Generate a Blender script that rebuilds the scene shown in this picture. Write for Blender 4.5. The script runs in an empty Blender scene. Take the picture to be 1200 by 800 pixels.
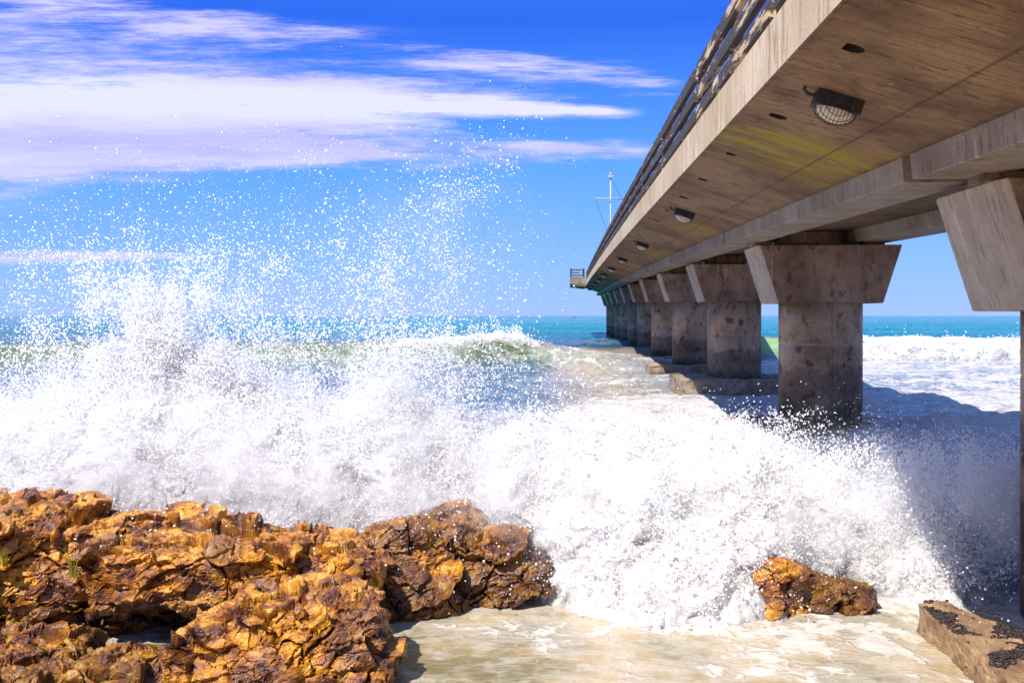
import bpy, bmesh, math, random
import numpy as np
from mathutils import Vector, Matrix, Quaternion
R = math.radians
rng = np.random.default_rng(7)
random.seed(7)
S = bpy.context.scene
COL = S.collection
CZ = 2.65            # eye height above the water
F = 1100.0           # focal length in pixels of the 1200 px wide photograph
AX = math.atan(67.0 / F)   # heading of the pier

# ------------------------------------------------------------------ numpy noise
_perm = np.random.default_rng(3).permutation(256)
_perm = np.concatenate([_perm, _perm, _perm]).astype(np.int64)
_g = np.random.default_rng(4).normal(size=(256, 3)); _g /= np.linalg.norm(_g, axis=1)[:, None]
_j = np.random.default_rng(5).random((256, 3)); _r = np.random.default_rng(6).random(256)

def _hash(i, j, k):
    return _perm[_perm[_perm[i & 255] + (j & 255)] + (k & 255)]

def pn(P):
    """gradient noise, about -1..1"""
    P = np.asarray(P, float); I = np.floor(P).astype(np.int64); f = P - I
    u = f * f * f * (f * (f * 6 - 15) + 10)
    out = np.zeros(len(P))
    for dx in (0, 1):
        wx = u[:, 0] if dx else 1 - u[:, 0]
        for dy in (0, 1):
            wy = wx * (u[:, 1] if dy else 1 - u[:, 1])
            for dz in (0, 1):
                w = wy * (u[:, 2] if dz else 1 - u[:, 2])
                g = _g[_hash(I[:, 0] + dx, I[:, 1] + dy, I[:, 2] + dz)]
                out += w * (g[:, 0] * (f[:, 0] - dx) + g[:, 1] * (f[:, 1] - dy) + g[:, 2] * (f[:, 2] - dz))
    return out * 1.6

def fbm(P, o=4, gain=.5):
    P = np.asarray(P, float); a = 1.0; s = np.zeros(len(P)); t = 0
    for q in range(o):
        s += a * pn(P * 2 ** q + 17.3 * q); t += a; a *= gain
    return s / t

def worley(P):
    I = np.floor(P).astype(np.int64)
    f1 = np.full(len(P), 9.0); f2 = np.full(len(P), 9.0); cid = np.zeros(len(P), np.int64); dl = np.zeros((len(P), 3))
    for a in (-1, 0, 1):
        for b in (-1, 0, 1):
            for c in (-1, 0, 1):
                h = _hash(I[:, 0] + a, I[:, 1] + b, I[:, 2] + c)
                q = I + np.array([a, b, c]) + _j[h]
                d = np.sqrt(((q - P) ** 2).sum(1))
                m = d < f1
                f2 = np.where(m, f1, np.minimum(f2, d)); cid = np.where(m, h, cid); dl[m] = (P - q)[m]; f1 = np.where(m, d, f1)
    return f1, f2, _r[cid], (_g[cid] * dl).sum(1)

def sstep(a, b, x):
    t = np.clip((x - a) / (b - a), 0, 1); return t * t * (3 - 2 * t)

def interp(x, xs, ys):
    return np.interp(x, xs, ys)

# ------------------------------------------------------------------ scene helpers
def link(o, parent=None):
    COL.objects.link(o)
    if parent is not None: o.parent = parent
    return o

def tag(o, label=None, cat=None, group=None, kind=None):
    if label: o['label'] = label
    if cat: o['category'] = cat
    if group: o['group'] = group
    if kind: o['kind'] = kind
    return o

def empty(name, loc=(0, 0, 0), rz=0.0):
    o = bpy.data.objects.new(name, None); COL.objects.link(o)
    o.location = loc; o.rotation_euler = (0, 0, rz); o.empty_display_size = .2
    return o

def mesh_np(name, V, Fc, mat=None, parent=None, smooth=True, attrs=None):
    """V (n,3); Fc (m,k) faces all of k corners"""
    V = np.ascontiguousarray(V, np.float32); Fc = np.ascontiguousarray(Fc, np.int32)
    me = bpy.data.meshes.new(name); k = Fc.shape[1]
    me.vertices.add(len(V)); me.vertices.foreach_set('co', V.ravel())
    me.loops.add(Fc.size); me.loops.foreach_set('vertex_index', Fc.ravel())
    me.polygons.add(len(Fc)); me.polygons.foreach_set('loop_start', np.arange(len(Fc), dtype=np.int32) * k)
    me.update(calc_edges=True)
    me.polygons.foreach_set('use_smooth', np.full(len(Fc), smooth)); 
    for nm, arr in (attrs or {}).items():
        if arr.ndim == 1:
            at = me.attributes.new(nm, 'FLOAT', 'POINT'); at.data.foreach_set('value', arr.astype(np.float32))
        else:
            at = me.attributes.new(nm, 'FLOAT_COLOR', 'POINT')
            c = np.ones((len(arr), 4), np.float32); c[:, :3] = arr; at.data.foreach_set('color', c.ravel())
    me.validate()
    if mat: me.materials.append(mat)
    return link(bpy.data.objects.new(name, me), parent)

def grid_faces(nr, nc):
    a = (np.arange(nr - 1)[:, None] * nc + np.arange(nc - 1)[None]).ravel()
    return np.stack([a, a + 1, a + nc + 1, a + nc], 1)

def bm_obj(name, bm, mat, parent=None, smooth=False, bevel=0.0, seg=2):
    if bevel:
        bmesh.ops.bevel(bm, geom=[e for e in bm.edges if len(e.link_faces) == 2 and e.calc_face_angle(0) > .5], offset=bevel, segments=seg, affect='EDGES', profile=.5)
    bmesh.ops.recalc_face_normals(bm, faces=bm.faces)
    me = bpy.data.meshes.new(name); bm.to_mesh(me); bm.free()
    for p in me.polygons: p.use_smooth = smooth
    if mat: me.materials.append(mat)
    return link(bpy.data.objects.new(name, me), parent)

def add_box(bm, lo, hi):
    vs = [bm.verts.new((x, y, z)) for x in (lo[0], hi[0]) for y in (lo[1], hi[1]) for z in (lo[2], hi[2])]
    for f in ((0, 1, 3, 2), (4, 6, 7, 5), (0, 4, 5, 1), (2, 3, 7, 6), (0, 2, 6, 4), (1, 5, 7, 3)):
        bm.faces.new([vs[i] for i in f])

def add_tube(bm, pts, r, n=8, taper=None):
    pts = [Vector(p) for p in pts]; rings = []
    for i, p in enumerate(pts):
        d = (pts[min(i + 1, len(pts) - 1)] - pts[max(i - 1, 0)]).normalized()
        a = d.cross(Vector((0, 0, 1)) if abs(d.z) < .9 else Vector((1, 0, 0))).normalized(); b = d.cross(a)
        rr = r if taper is None else r * taper[i]
        rings.append([bm.verts.new(p + (a * math.cos(t) + b * math.sin(t)) * rr) for t in [2 * math.pi * k / n for k in range(n)]])
    for A, B in zip(rings, rings[1:]):
        for k in range(n): bm.faces.new((A[k], A[(k + 1) % n], B[(k + 1) % n], B[k]))
    bm.faces.new(rings[0][::-1]); bm.faces.new(rings[-1])

def add_lathe(bm, prof, n=48, cx=0, cy=0):
    rings = [[bm.verts.new((cx + r * math.cos(2 * math.pi * k / n), cy + r * math.sin(2 * math.pi * k / n), z)) for k in range(n)] for r, z in prof]
    for A, B in zip(rings, rings[1:]):
        for k in range(n): bm.faces.new((A[k], A[(k + 1) % n], B[(k + 1) % n], B[k]))
    bm.faces.new(rings[0][::-1]); bm.faces.new(rings[-1])

def add_sweep(bm, poly, ts, zf, xf=None):
    """poly of (x, z) carried along t, lifted by zf(t)"""
    rings = []
    for t in ts:
        rings.append([bm.verts.new((x, t, z + zf(t))) for x, z in poly])
    n = len(poly)
    for A, B in zip(rings, rings[1:]):
        for k in range(n): bm.faces.new((A[k], A[(k + 1) % n], B[(k + 1) % n], B[k]))
    bm.faces.new(rings[0][::-1]); bm.faces.new(rings[-1])

# ------------------------------------------------------------------ shader helpers
class X:
    """a node socket with arithmetic"""
    def __init__(s, nt, sock): s.nt, s.s = nt, sock
    def _m(s, op, *o):
        n = s.nt.nodes.new('ShaderNodeMath'); n.operation = op
        for i, v in enumerate((s,) + o):
            if isinstance(v, X): s.nt.links.new(v.s, n.inputs[i])
            else: n.inputs[i].default_value = v
        return X(s.nt, n.outputs[0])
    def __add__(s, o): return s._m('ADD', o)
    def __sub__(s, o): return s._m('SUBTRACT', o)
    def __mul__(s, o): return s._m('MULTIPLY', o)
    def __truediv__(s, o): return s._m('DIVIDE', o)
    def pow(s, o): return s._m('POWER', o)
    def abs(s): return s._m('ABSOLUTE')
    def max(s, o): return s._m('MAXIMUM', o)
    def min(s, o): return s._m('MINIMUM', o)
    def exp(s): return s._m('EXPONENT')
    def sin(s): return s._m('SINE')
    def frac(s): return s._m('FRACT')
    def inv(s): return (s * -1.0) + 1.0
    def gt(s, o): return s._m('GREATER_THAN', o)
    def ss(s, a, b):
        n = s.nt.nodes.new('ShaderNodeMapRange'); n.interpolation_type = 'SMOOTHSTEP'
        s.nt.links.new(s.s, n.inputs[0])
        for i, v in ((1, a), (2, b)):
            if isinstance(v, X): s.nt.links.new(v.s, n.inputs[i])
            else: n.inputs[i].default_value = v
        return X(s.nt, n.outputs[0])

class Mat:
    def __init__(s, name):
        s.m = bpy.data.materials.new(name); s.m.use_nodes = True; s.nt = s.m.node_tree
        s.b = s.nt.nodes['Principled BSDF']; s.out = s.nt.nodes['Material Output']
    def new(s, t): return s.nt.nodes.new(t)
    def coords(s, obj=None, kind='Object'):
        n = s.new('ShaderNodeTexCoord'); n.object = obj
        return X(s.nt, n.outputs[kind])
    def geo(s): return X(s.nt, s.new('ShaderNodeNewGeometry').outputs['Position'])
    def attr(s, nm, fac=True):
        n = s.new('ShaderNodeAttribute'); n.attribute_name = nm
        return X(s.nt, n.outputs['Fac' if fac else 'Color'])
    def sep(s, v):
        n = s.new('ShaderNodeSeparateXYZ'); s.nt.links.new(v.s, n.inputs[0])
        return [X(s.nt, o) for o in n.outputs]
    def comb(s, *xyz):
        n = s.new('ShaderNodeCombineXYZ')
        for i, v in enumerate(xyz):
            if isinstance(v, X): s.nt.links.new(v.s, n.inputs[i])
            else: n.inputs[i].default_value = v
        return X(s.nt, n.outputs[0])
    def scale(s, v, sc, off=(0, 0, 0)):
        n = s.new('ShaderNodeMapping'); s.nt.links.new(v.s, n.inputs[0])
        n.inputs['Scale'].default_value = sc if hasattr(sc, '__len__') else (sc,) * 3
        n.inputs['Location'].default_value = off
        return X(s.nt, n.outputs[0])
    def noise(s, v, sc=1.0, det=4.0, rough=.55, dist=0.0, col=False):
        n = s.new('ShaderNodeTexNoise'); s.nt.links.new(v.s, n.inputs['Vector'])
        n.inputs['Scale'].default_value = sc; n.inputs['Detail'].default_value = det
        n.inputs['Roughness'].default_value = rough; n.inputs['Distortion'].default_value = dist
        return X(s.nt, n.outputs['Color' if col else 'Fac'])
    def voro(s, v, sc=1.0, feat='F1', out='Distance', rnd=1.0):
        n = s.new('ShaderNodeTexVoronoi'); n.feature = feat; s.nt.links.new(v.s, n.inputs['Vector'])
        n.inputs['Scale'].default_value = sc; n.inputs['Randomness'].default_value = rnd
        return X(s.nt, n.outputs[out])
    def vadd(s, a, b, k=1.0):
        n = s.new('ShaderNodeVectorMath'); n.operation = 'MULTIPLY_ADD'
        s.nt.links.new(b.s, n.inputs[0]); n.inputs[1].default_value = (k,) * 3; s.nt.links.new(a.s, n.inputs[2])
        return X(s.nt, n.outputs[0])
    def mix(s, f, a, b, mode='MIX'):
        n = s.new('ShaderNodeMix'); n.data_type = 'RGBA'; n.blend_type = mode; n.clamp_factor = True
        for i, v in ((0, f), (6, a), (7, b)):
            if isinstance(v, X): s.nt.links.new(v.s, n.inputs[i])
            elif i == 0: n.inputs[0].default_value = v
            else: n.inputs[i].default_value = tuple(v) + (1,)
        return X(s.nt, n.outputs[2])
    def ramp(s, f, stops):
        n = s.new('ShaderNodeValToRGB'); s.nt.links.new(f.s, n.inputs[0]); cr = n.color_ramp
        while len(cr.elements) < len(stops): cr.elements.new(.5)
        for e, (p, c) in zip(cr.elements, stops): e.position = p; e.color = tuple(c) + (1,)
        return X(s.nt, n.outputs[0])
    def bump(s, h, dist=.01, strength=1.0, normal=None):
        n = s.new('ShaderNodeBump'); s.nt.links.new(h.s, n.inputs['Height'])
        n.inputs['Distance'].default_value = dist; n.inputs['Strength'].default_value = strength
        if normal is not None: s.nt.links.new(normal.s, n.inputs['Normal'])
        return X(s.nt, n.outputs[0])
    def set(s, **kw):
        for k, v in kw.items():
            i = s.b.inputs[k.replace('_', ' ')]
            if isinstance(v, X): s.nt.links.new(v.s, i)
            elif hasattr(v, '__len__') and len(v) == 3 and i.type == 'RGBA': i.default_value = tuple(v) + (1,)
            else: i.default_value = v
        return s

# ------------------------------------------------------------------ camera, light, world
cam = bpy.data.cameras.new('camera'); co = link(bpy.data.objects.new('camera', cam))
cam.sensor_width = 36; cam.lens = 36 * F / 1200; cam.clip_end = 40000; cam.clip_start = .1
cam.shift_y = -30.0 / 1200
co.location = (0, 0, CZ); co.rotation_euler = (R(90), 0, 0)
S.camera = co

to_sun = Vector((-.47, -.62, 1.0)).normalized()
to_sun = Matrix.Rotation(-AX, 3, 'Z') @ to_sun
sun = bpy.data.lights.new('sun', 'SUN'); sun.energy = 4.7; sun.angle = R(.5); sun.color = (1.0, .93, .82)
so = link(bpy.data.objects.new('sun', sun)); so.rotation_euler = (-to_sun).to_track_quat('-Z', 'Y').to_euler()
so.location = (-20, -10, 40)

W = bpy.data.worlds.new('World'); S.world = W; W.use_nodes = True
class WorldMat(Mat):
    def __init__(s): s.nt = W.node_tree
w = WorldMat(); bg = W.node_tree.nodes['Background']
sky = w.new('ShaderNodeTexSky'); sky.sky_type = 'NISHITA'; sky.sun_disc = False
sky.sun_elevation = math.asin(to_sun.z); sky.sun_rotation = math.atan2(to_sun.x, to_sun.y)
sky.altitude = 0; sky.air_density = 1.0; sky.dust_density = .3; sky.ozone_density = 3.0
skyc = X(w.nt, sky.outputs[0])
d = w.coords(kind='Generated'); dx, dy, dz = w.sep(d)
dyc = dy.max(.08); u = dx / dyc; v = dz / dyc       # bearing and height in the sky
hs = w.new('ShaderNodeHueSaturation'); hs.inputs['Saturation'].default_value = 1.1; hs.inputs['Hue'].default_value = .5
w.nt.links.new(skyc.s, hs.inputs['Color']); skyc = X(w.nt, hs.outputs[0])
air = w.ramp(dz.ss(-.02, .62) if False else dz.max(0.0), [(0.0, (1.25, 2.2, 4.5)), (.055, (.88, 1.98, 4.7)), (.16, (.38, 1.6, 4.9)), (.30, (.03, .55, 4.0)), (.6, (.85, 1.8, 4.6)), (1.0, (1.0, 1.95, 4.5))])
skyc = w.mix(.92, skyc, air)
def band(u0, v0, u1, v1, h0, h1):
    """soft streak of cloud between two bearings; thickness h0 to h1"""
    k = (u - u0) / (u1 - u0); k = k.max(-.6).min(1.6)
    c = k * (v1 - v0) + v0; h = (k * (h1 - h0) + h0).max(.003)
    q = (v - c) / h
    return (q * q * -1.0).exp()
P2 = w.comb(u * 1.0, v * 7.0, 0.0); P2 = w.vadd(P2, w.noise(P2, 2.0, 5, .65, col=True), .55)
n1 = w.noise(P2, 2.6, 10, .68); n2 = w.noise(w.comb(u * 1.4 + v * 1.2, v * 16.0, 3.1), 3.2, 10, .74)
n3 = w.noise(w.comb(u * 9.0 + v * 14.0, v * 30.0, 1.7), 2.0, 4, .6)
px = lambda x: (x - 600) / F
py = lambda y: (370 - y) / F
A_ = band(px(-60), py(128), px(480), py(118), .092, .030) * (u.ss(px(760), px(380)) * .85 + .15).max(0)
A2 = band(px(300), py(118), px(760), py(132), .018, .006) * u.ss(px(800), px(690))
B_ = band(px(100), py(176), px(760), py(178), .026, .012) * u.ss(px(840), px(720))
C_ = band(px(190), py(22), px(800), py(100), .018, .016) * u.ss(px(870), px(740)) * .85
D_ = band(px(-100), py(302), px(230), py(300), .010, .005) * u.ss(px(300), px(100)) * .6
E_ = band(px(-50), py(205), px(250), py(205), .010, .004) * u.ss(px(330), px(120)) * .7
cov = (A_.max(A2) + (B_ * (n3 * .9 + .35)) + C_ * (n2 * 1.3 - .1)).max(D_).max(E_)
dens = (cov * 1.05 + (n1 - .5) * 1.7 + (n2 - .5) * 1.7 + (n3 - .5) * .55 - .14).ss(0.0, 1.0)
dens = (dens * cov.ss(.04, .35)).min(.85)
bright = (n1 * .7 + n2 * .6 + (A2 * .5) - .15).ss(.2, .9)
cloudc = w.mix(bright, (2.2, 2.05, 4.2), (4.15, 4.05, 4.9))
final = w.mix(dens, skyc, cloudc)
w.nt.links.new(final.s, bg.inputs['Color']); bg.inputs['Strength'].default_value = .15

S.view_settings.view_transform = 'Standard'; S.view_settings.look = 'None'
S.view_settings.exposure = 0.62; S.view_settings.gamma = 1.0; S.view_settings.use_curve_mapping = False
S.render.engine = 'CYCLES'
S.cycles.max_bounces = 16; S.cycles.diffuse_bounces = 14; S.cycles.glossy_bounces = 3; S.cycles.transmission_bounces = 14
S.cycles.use_denoising = True; S.cycles.use_adaptive_sampling = True; S.cycles.adaptive_threshold = .06; S.cycles.sample_clamp_indirect = 6.0; S.cycles.caustics_reflective = False; S.cycles.caustics_refractive = False

# ------------------------------------------------------------------ the pier
pier = empty('pier', (0, 0, 0), -AX)
tag(pier, 'long grey concrete pier on round pillars running out over the sea', 'pier')
SP = 11.0
pil_t = [9.95] + [21.45 + SP * i for i in range(10)]
def prof(t): return CZ + .0225 * t - .00009 * t * t if t < 120 else CZ + .0225 * 120 - .00009 * 14400
END = 113.0

def concrete(name, c1, c2, dark, along, dark_amt=.5, stain=None, scale=1.0, wet=None, grain=.008):
    """board-marked concrete; along = stretch of the board lines in (across, along, up)"""
    m = Mat(name); p = m.coords(pier)
    big = m.noise(m.scale(p, .45 * scale), 1.0, 5, .6)
    st = m.noise(m.scale(p, along), 1.0, 6, .68)
    st2 = m.noise(m.scale(p, tuple(a * 3.1 for a in along), (3, 7, 2)), 1.0, 4, .6)
    fine = m.noise(m.scale(p, 38), 1.0, 4, .7)
    c = m.mix((st * 1.0 + big * 1.3 - .65).ss(.28, .72), c1, c2)
    blot = (m.noise(m.scale(p, (1.3, 1.3, 1.3), (5, 1, 8)), 1.0, 7, .68) + st * .45).ss(.62, .98)
    c = m.mix(blot * dark_amt, c, dark)
    c = m.mix((st2.ss(.55, .66)) * .6, c, dark)
    c = m.mix((st.ss(.62, .72)) * .45, c, tuple(min(1, x * 1.45) for x in c2))
    c = m.mix(fine.ss(.56, .66) * .6, c, dark)
    pit = m.voro(m.scale(p, 26), 1.0); c = m.mix((pit.ss(.16, .08) * big.ss(.45, .6)) * .6, c, dark)
    c = m.mix(fine.ss(.36, .26) * .3, c, tuple(min(1, x * 1.5) for x in c2))
    if stain: c = stain(m, p, c, st)
    m.set(Base_Color=c, Roughness=.88, Specular_IOR_Level=.25)
    h = st * .6 + st2 * .45 + fine * .7
    m.set(Normal=m.bump(h, grain, .9))
    return m.m

def soffit_stain(m, p, c, st):
    x, t, z = m.sep(p)
    k = ((t - 11.5) / SP).frac(); dt = k.min(k.inv())            # distance from the joints, in spans
    wob = m.noise(m.scale(p, (.8, 2.2, 1)), 1.0, 5, .7)
    a = (dt * -7.0 + 1.45).min(1.0) + (wob - .5) * 1.6
    c = m.mix(a.ss(.25, .95) * (x.ss(1.9, 3.0)) * .8, c, (.30, .19, .045))
    g = m.noise(m.scale(p, (1.1, 3.4, 1), (4, 9, 0)), 1.0, 9, .78)
    near = t.ss(17.0, 12.5)
    c = m.mix((a + (g - .5) * 3.0).ss(.85, 1.3) * near * .7, c, (.36, .31, .02))
    och = m.noise(m.scale(p, (.9, 1.6, 1), (1, 13, 2)), 1.0, 8, .74)
    c = m.mix(och.ss(.60, .70) * .55, c, (.36, .22, .07))
    c = m.mix(m.noise(m.scale(p, (2.0, 3.0, 1), (7, 3, 5)), 1.0, 8, .75).ss(.62, .70) * .5, c, (.46, .38, .29))
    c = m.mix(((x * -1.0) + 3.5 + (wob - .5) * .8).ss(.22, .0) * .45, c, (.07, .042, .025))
    # dark lines between the pours
    j1 = ((x - 2.93).abs()).ss(.022, .006); c = m.mix(j1 * .55, c, (.05, .035, .025))
    k2 = ((t - 3.2) / 3.7).frac(); j2 = ((k2 - .5).abs() * 3.7).ss(.020, .005); c = m.mix(j2 * .45, c, (.06, .04, .03))
    k3 = ((t * 6.2).frac() - .5).abs(); c = m.mix(k3.ss(.07, .03) * .5, c, (.09, .06, .045))
    return c

def pillar_stain(m, p, c, st):
    x, t, z = m.sep(p)
    wob = m.noise(m.scale(p, (1.6, 1.6, 2.4)), 1.0, 6, .7)
    wetline = (z * -1.0 + 1.55 + (wob - .5) * .9)
    c = m.mix(wetline.ss(-.08, .12) * .55, c, (.055, .036, .03))
    c = m.mix((z * -1.0 + .75 + (wob - .5) * .8).ss(-.2, .25) * .7, c, (.02, .014, .014))
    r = ((z - 2.02).abs() - .012).ss(.022, .0); c = m.mix(r * .5, c, (.42, .34, .28))
    seam = ((x - 5.64).abs()).ss(.02, .004); c = m.mix(seam * .5, c, (.10, .07, .06))
    pat = m.noise(m.scale(p, (2.3, 2.3, 3), (2, 5, 5)), 1.0, 3, .5)
    c = m.mix(pat.ss(.62, .70) * .7, c, (.03, .022, .02))
    sc = m.noise(m.scale(p, (5, 5, 5), (12, 5, 3)), 1.0, 7, .75)
    c = m.mix(sc.ss(.60, .68) * .55, c, (.46, .37, .30))
    return c

def cross_stain(m, p, c, st):
    x, t, z = m.sep(p)
    run = m.noise(m.scale(p, (7, 7, .55), (2, 2, 4)), 1.0, 5, .7)
    c = m.mix(run.ss(.60, .70) * .6, c, (.52, .47, .45))
    c = m.mix(run.ss(.40, .30) * .45, c, (.035, .025, .025))
    sp = m.noise(m.scale(p, 11, (7, 0, 4)), 1.0, 5, .75)
    c = m.mix(sp.ss(.62, .70) * .45, c, (.50, .44, .42))
    return c

def fascia_stain(m, p, c, st):
    x, t, z = m.sep(p)
    run = m.noise(m.scale(p, (3, 3.6, .35), (2, 2, 4)), 1.0, 5, .72)
    c = m.mix(run.ss(.57, .72) * .55, c, (.23, .15, .085))
    k = ((t * 1.55).frac() - .5).abs(); c = m.mix(k.ss(.02, .006) * .5, c, (.16, .11, .075))
    return c

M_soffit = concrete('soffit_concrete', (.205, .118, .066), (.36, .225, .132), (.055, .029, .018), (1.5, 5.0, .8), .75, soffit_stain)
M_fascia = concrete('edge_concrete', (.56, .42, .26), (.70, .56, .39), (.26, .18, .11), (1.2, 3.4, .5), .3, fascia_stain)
M_girder = concrete('girder_concrete', (.27, .205, .155), (.38, .31, .25), (.12, .08, .06), (1.2, 3.0, .6), .55, cross_stain, grain=.003)
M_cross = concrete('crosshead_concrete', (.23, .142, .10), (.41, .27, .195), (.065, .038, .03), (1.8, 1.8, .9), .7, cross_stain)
M_crosslit = concrete('crosshead_lit_board_concrete', (.40, .32, .25), (.56, .47, .38), (.22, .16, .12), (3.0, 5.0, .4), .4)  # board-marked sides, colour raised for the light they catch
M_pillar = concrete('pillar_concrete', (.35, .225, .14), (.58, .40, .265), (.08, .05, .036), (1.6, 1.6, .8), .75, pillar_stain)
M_foot = concrete('footing_concrete', (.30, .22, .15), (.46, .36, .26), (.06, .042, .035), (2.4, 2.4, 2.4), .8, grain=.02)

ts = list(np.arange(-16, END + .1, 1.5))
# deck slab with the haunched soffit and real drain holes
bm = bmesh.new()
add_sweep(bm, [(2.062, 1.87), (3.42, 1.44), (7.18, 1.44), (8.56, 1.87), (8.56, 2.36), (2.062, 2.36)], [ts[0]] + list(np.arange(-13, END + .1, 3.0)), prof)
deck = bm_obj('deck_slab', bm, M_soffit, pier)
bmc = bmesh.new()
for n in range(26):
    t = 7.2 + 2.64 * (n - 1); z = prof(t) + 1.85
    add_lathe(bmc, [(.095, z - .5), (.095, z + .42)], 20, 2.12 + .03 * ((n * 7) % 3 - 1), t)
cut = bm_obj('hole_cutter', bmc, None, pier)
bo = deck.modifiers.new('holes', 'BOOLEAN'); bo.operation = 'DIFFERENCE'; bo.object = cut; bo.solver = 'EXACT'
dg = bpy.context.evaluated_depsgraph_get(); me2 = bpy.data.meshes.new_from_object(deck.evaluated_get(dg))
deck.modifiers.clear(); deck.data = me2; me2.name = 'deck_slab'
if not me2.materials: me2.materials.append(M_soffit)
bpy.data.objects.remove(cut)
M_hole = Mat('hole_shade').set(Base_Color=(.02, .014, .012), Roughness=.9).m; me2.materials.append(M_hole)  # shade inside the drain holes painted as a dark colour
for f in me2.polygons:
    c_ = f.center
    if abs(c_.x - 2.12) < .13 and f.area < .06 and (c_.z > prof(c_.y) + 1.9 or abs(f.normal.z) < .5): f.material_index = 1
# edge beams
for nm, (a, b) in (('edge_beam', (1.80, 2.06)), ('edge_beam', (8.562, 8.82))):
    bm = bmesh.new()
    add_sweep(bm, [(a, 1.945), (a + .012, 1.925), (a + .03, 1.935), (b, 1.867), (b, 2.44), (a, 2.44)] if a < 5 else [(a, 1.867), (b - .02, 1.93), (b, 1.945), (b, 2.44), (a, 2.44)], ts, prof)
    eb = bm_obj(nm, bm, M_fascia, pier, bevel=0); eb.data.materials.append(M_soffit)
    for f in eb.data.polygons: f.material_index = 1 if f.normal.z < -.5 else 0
# girders, one per span
edges = [-13.0] + pil_t + [END - .5]
for (x0, x1) in ((3.50, 4.25), (6.20, 7.05)):
    for a, b in zip(edges, edges[1:]):
        bm = bmesh.new()
        add_sweep(bm, [(x0 + .012, 1.18), (x1 - .012, 1.18), (x1, 1.192), (x1 + .02, 1.438), (x0 - .02, 1.438), (x0, 1.192)], list(np.linspace(a + .12, b - .12, 8)), prof)
        bm_obj('girder', bm, M_girder, pier)
# pillars with crossheads, bearings, footings
Mdark = Mat('dark_rubber').set(Base_Color=(.012, .012, .015), Roughness=.7).m
PX = 5.62
foot_top = {1: .26, 2: .62, 3: .50, 4: .42, 5: .2}
for k, t in enumerate(pil_t):
    zb = prof(t) - .164; ztop = prof(t) + 1.085
    bm = bmesh.new(); prf = [(.90, -3.0), (.90, 1.99), (.893, 2.0), (.893, 2.03), (.90, 2.04), (.90, zb - .003)]
    add_lathe(bm, prf, 64, PX, t)
    p = bm_obj('pillar', bm, M_pillar, pier, smooth=False)
    for f in p.data.polygons: f.use_smooth = abs(f.normal.z) < .5
    # tapered crosshead with chamfered side boards
    bm = bmesh.new(); hw, bw, T = 1.56, 1.16, .86
    def ring(w, z, c):
        return [bm.verts.new((PX + x, t + y, z)) for x, y in ((-w + c, -T), (w - c, -T), (w, -T + .16), (w, T - .16), (w - c, T), (-w + c, T), (-w, T - .16), (-w, -T + .16))]
    r0 = ring(bw, zb, .05); r1 = ring(hw, ztop, .05)
    n = 8
    fs = [bm.faces.new((r0[i], r0[(i + 1) % n], r1[(i + 1) % n], r1[i])) for i in range(n)]
    bm.faces.new(r0[::-1]); bm.faces.new(r1)
    bmesh.ops.bevel(bm, geom=list(bm.edges), offset=.012, segments=1, affect='EDGES')
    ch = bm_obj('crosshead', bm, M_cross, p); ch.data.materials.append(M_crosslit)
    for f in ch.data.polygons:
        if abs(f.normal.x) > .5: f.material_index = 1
    # bearings and diaphragm
    for bx in (3.55 + .33, 6.62):
        bm = bmesh.new(); add_box(bm, (max(bx, PX - 1.4) - .22, t - .62, ztop + .002), (max(bx, PX - 1.4) + .22, t - .25, prof(t) + 1.172))
        bm_obj('bearing', bm, M_cross, p, bevel=.01)
    bm = bmesh.new(); add_box(bm, (PX - .95, t - .3, ztop + .002), (PX + .35, t + .3, prof(t) + 1.42))
    bm_obj('shear_key', bm, M_cross, p, bevel=.01)
    for x0, x1 in ((4.30, 6.14),):
        bm = bmesh.new(); add_box(bm, (x0, t - .095, prof(t) + 1.22), (x1, t + .095, prof(t) + 1.432)); bm_obj('diaphragm', bm, M_cross, pier)
    if k in foot_top:
        bm = bmesh.new(); add_box(bm, (3.55, t - 1.9, -2.2), (7.7, t + 1.9, foot_top[k]))
        bmesh.ops.subdivide_edges(bm, edges=bm.edges, cuts=26, use_grid_fill=True)
        bmesh.ops.recalc_face_normals(bm, faces=bm.faces); bm.normal_update()
        cv = np.array([v.co for v in bm.verts]); nn = fbm(cv * 1.6, 5, .6)
        ero = np.clip((np.abs(cv[:, 0] - PX) - 1.6) / .5, 0, 1)
        for v, q, e in zip(bm.verts, nn, ero): v.co += v.normal * (float(q) * .12 - .06) ; v.co.z -= float(e) * max(0, float(q) + .1) * .25
        bm_obj('footing', bm, M_foot, p)

# railing: timber bays with peeling paint on posts
m = Mat('peeling_timber'); p = m.coords(pier)
n_ = m.noise(m.scale(p, (9, 1.3, 9)), 1.0, 8, .72); n2_ = m.noise(m.scale(p, (30, 2.0, 30)), 1.0, 4, .6)
xx, tt, zz = m.sep(p)
amt = tt.ss(15.0, 12.5) * .085
c = m.mix(n2_, (.030, .022, .022), (.085, .058, .05))
c = m.mix((n_ + amt).ss(.60, .635), c, (.60, .43, .22))
c = m.mix((n_ + amt * .4 + n2_ * .12).ss(.69, .72), c, (.60, .50, .42))
m.set(Base_Color=c, Roughness=.75, Normal=m.bump(n_ + n2_ * .4, .004, .7)); M_rail = m.m
m = Mat('post_timber'); p = m.coords(pier); n_ = m.noise(m.scale(p, (12, 12, 2)), 1, 5, .65)
m.set(Base_Color=m.mix(n_, (.02, .018, .022), (.07, .055, .055)), Roughness=.75); M_post = m.m
railing = empty('railing'); railing.parent = pier
post_t = [8.6 + 5.15 * i for i in range(-4, 19)]
def profl(t): return prof(t)
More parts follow.
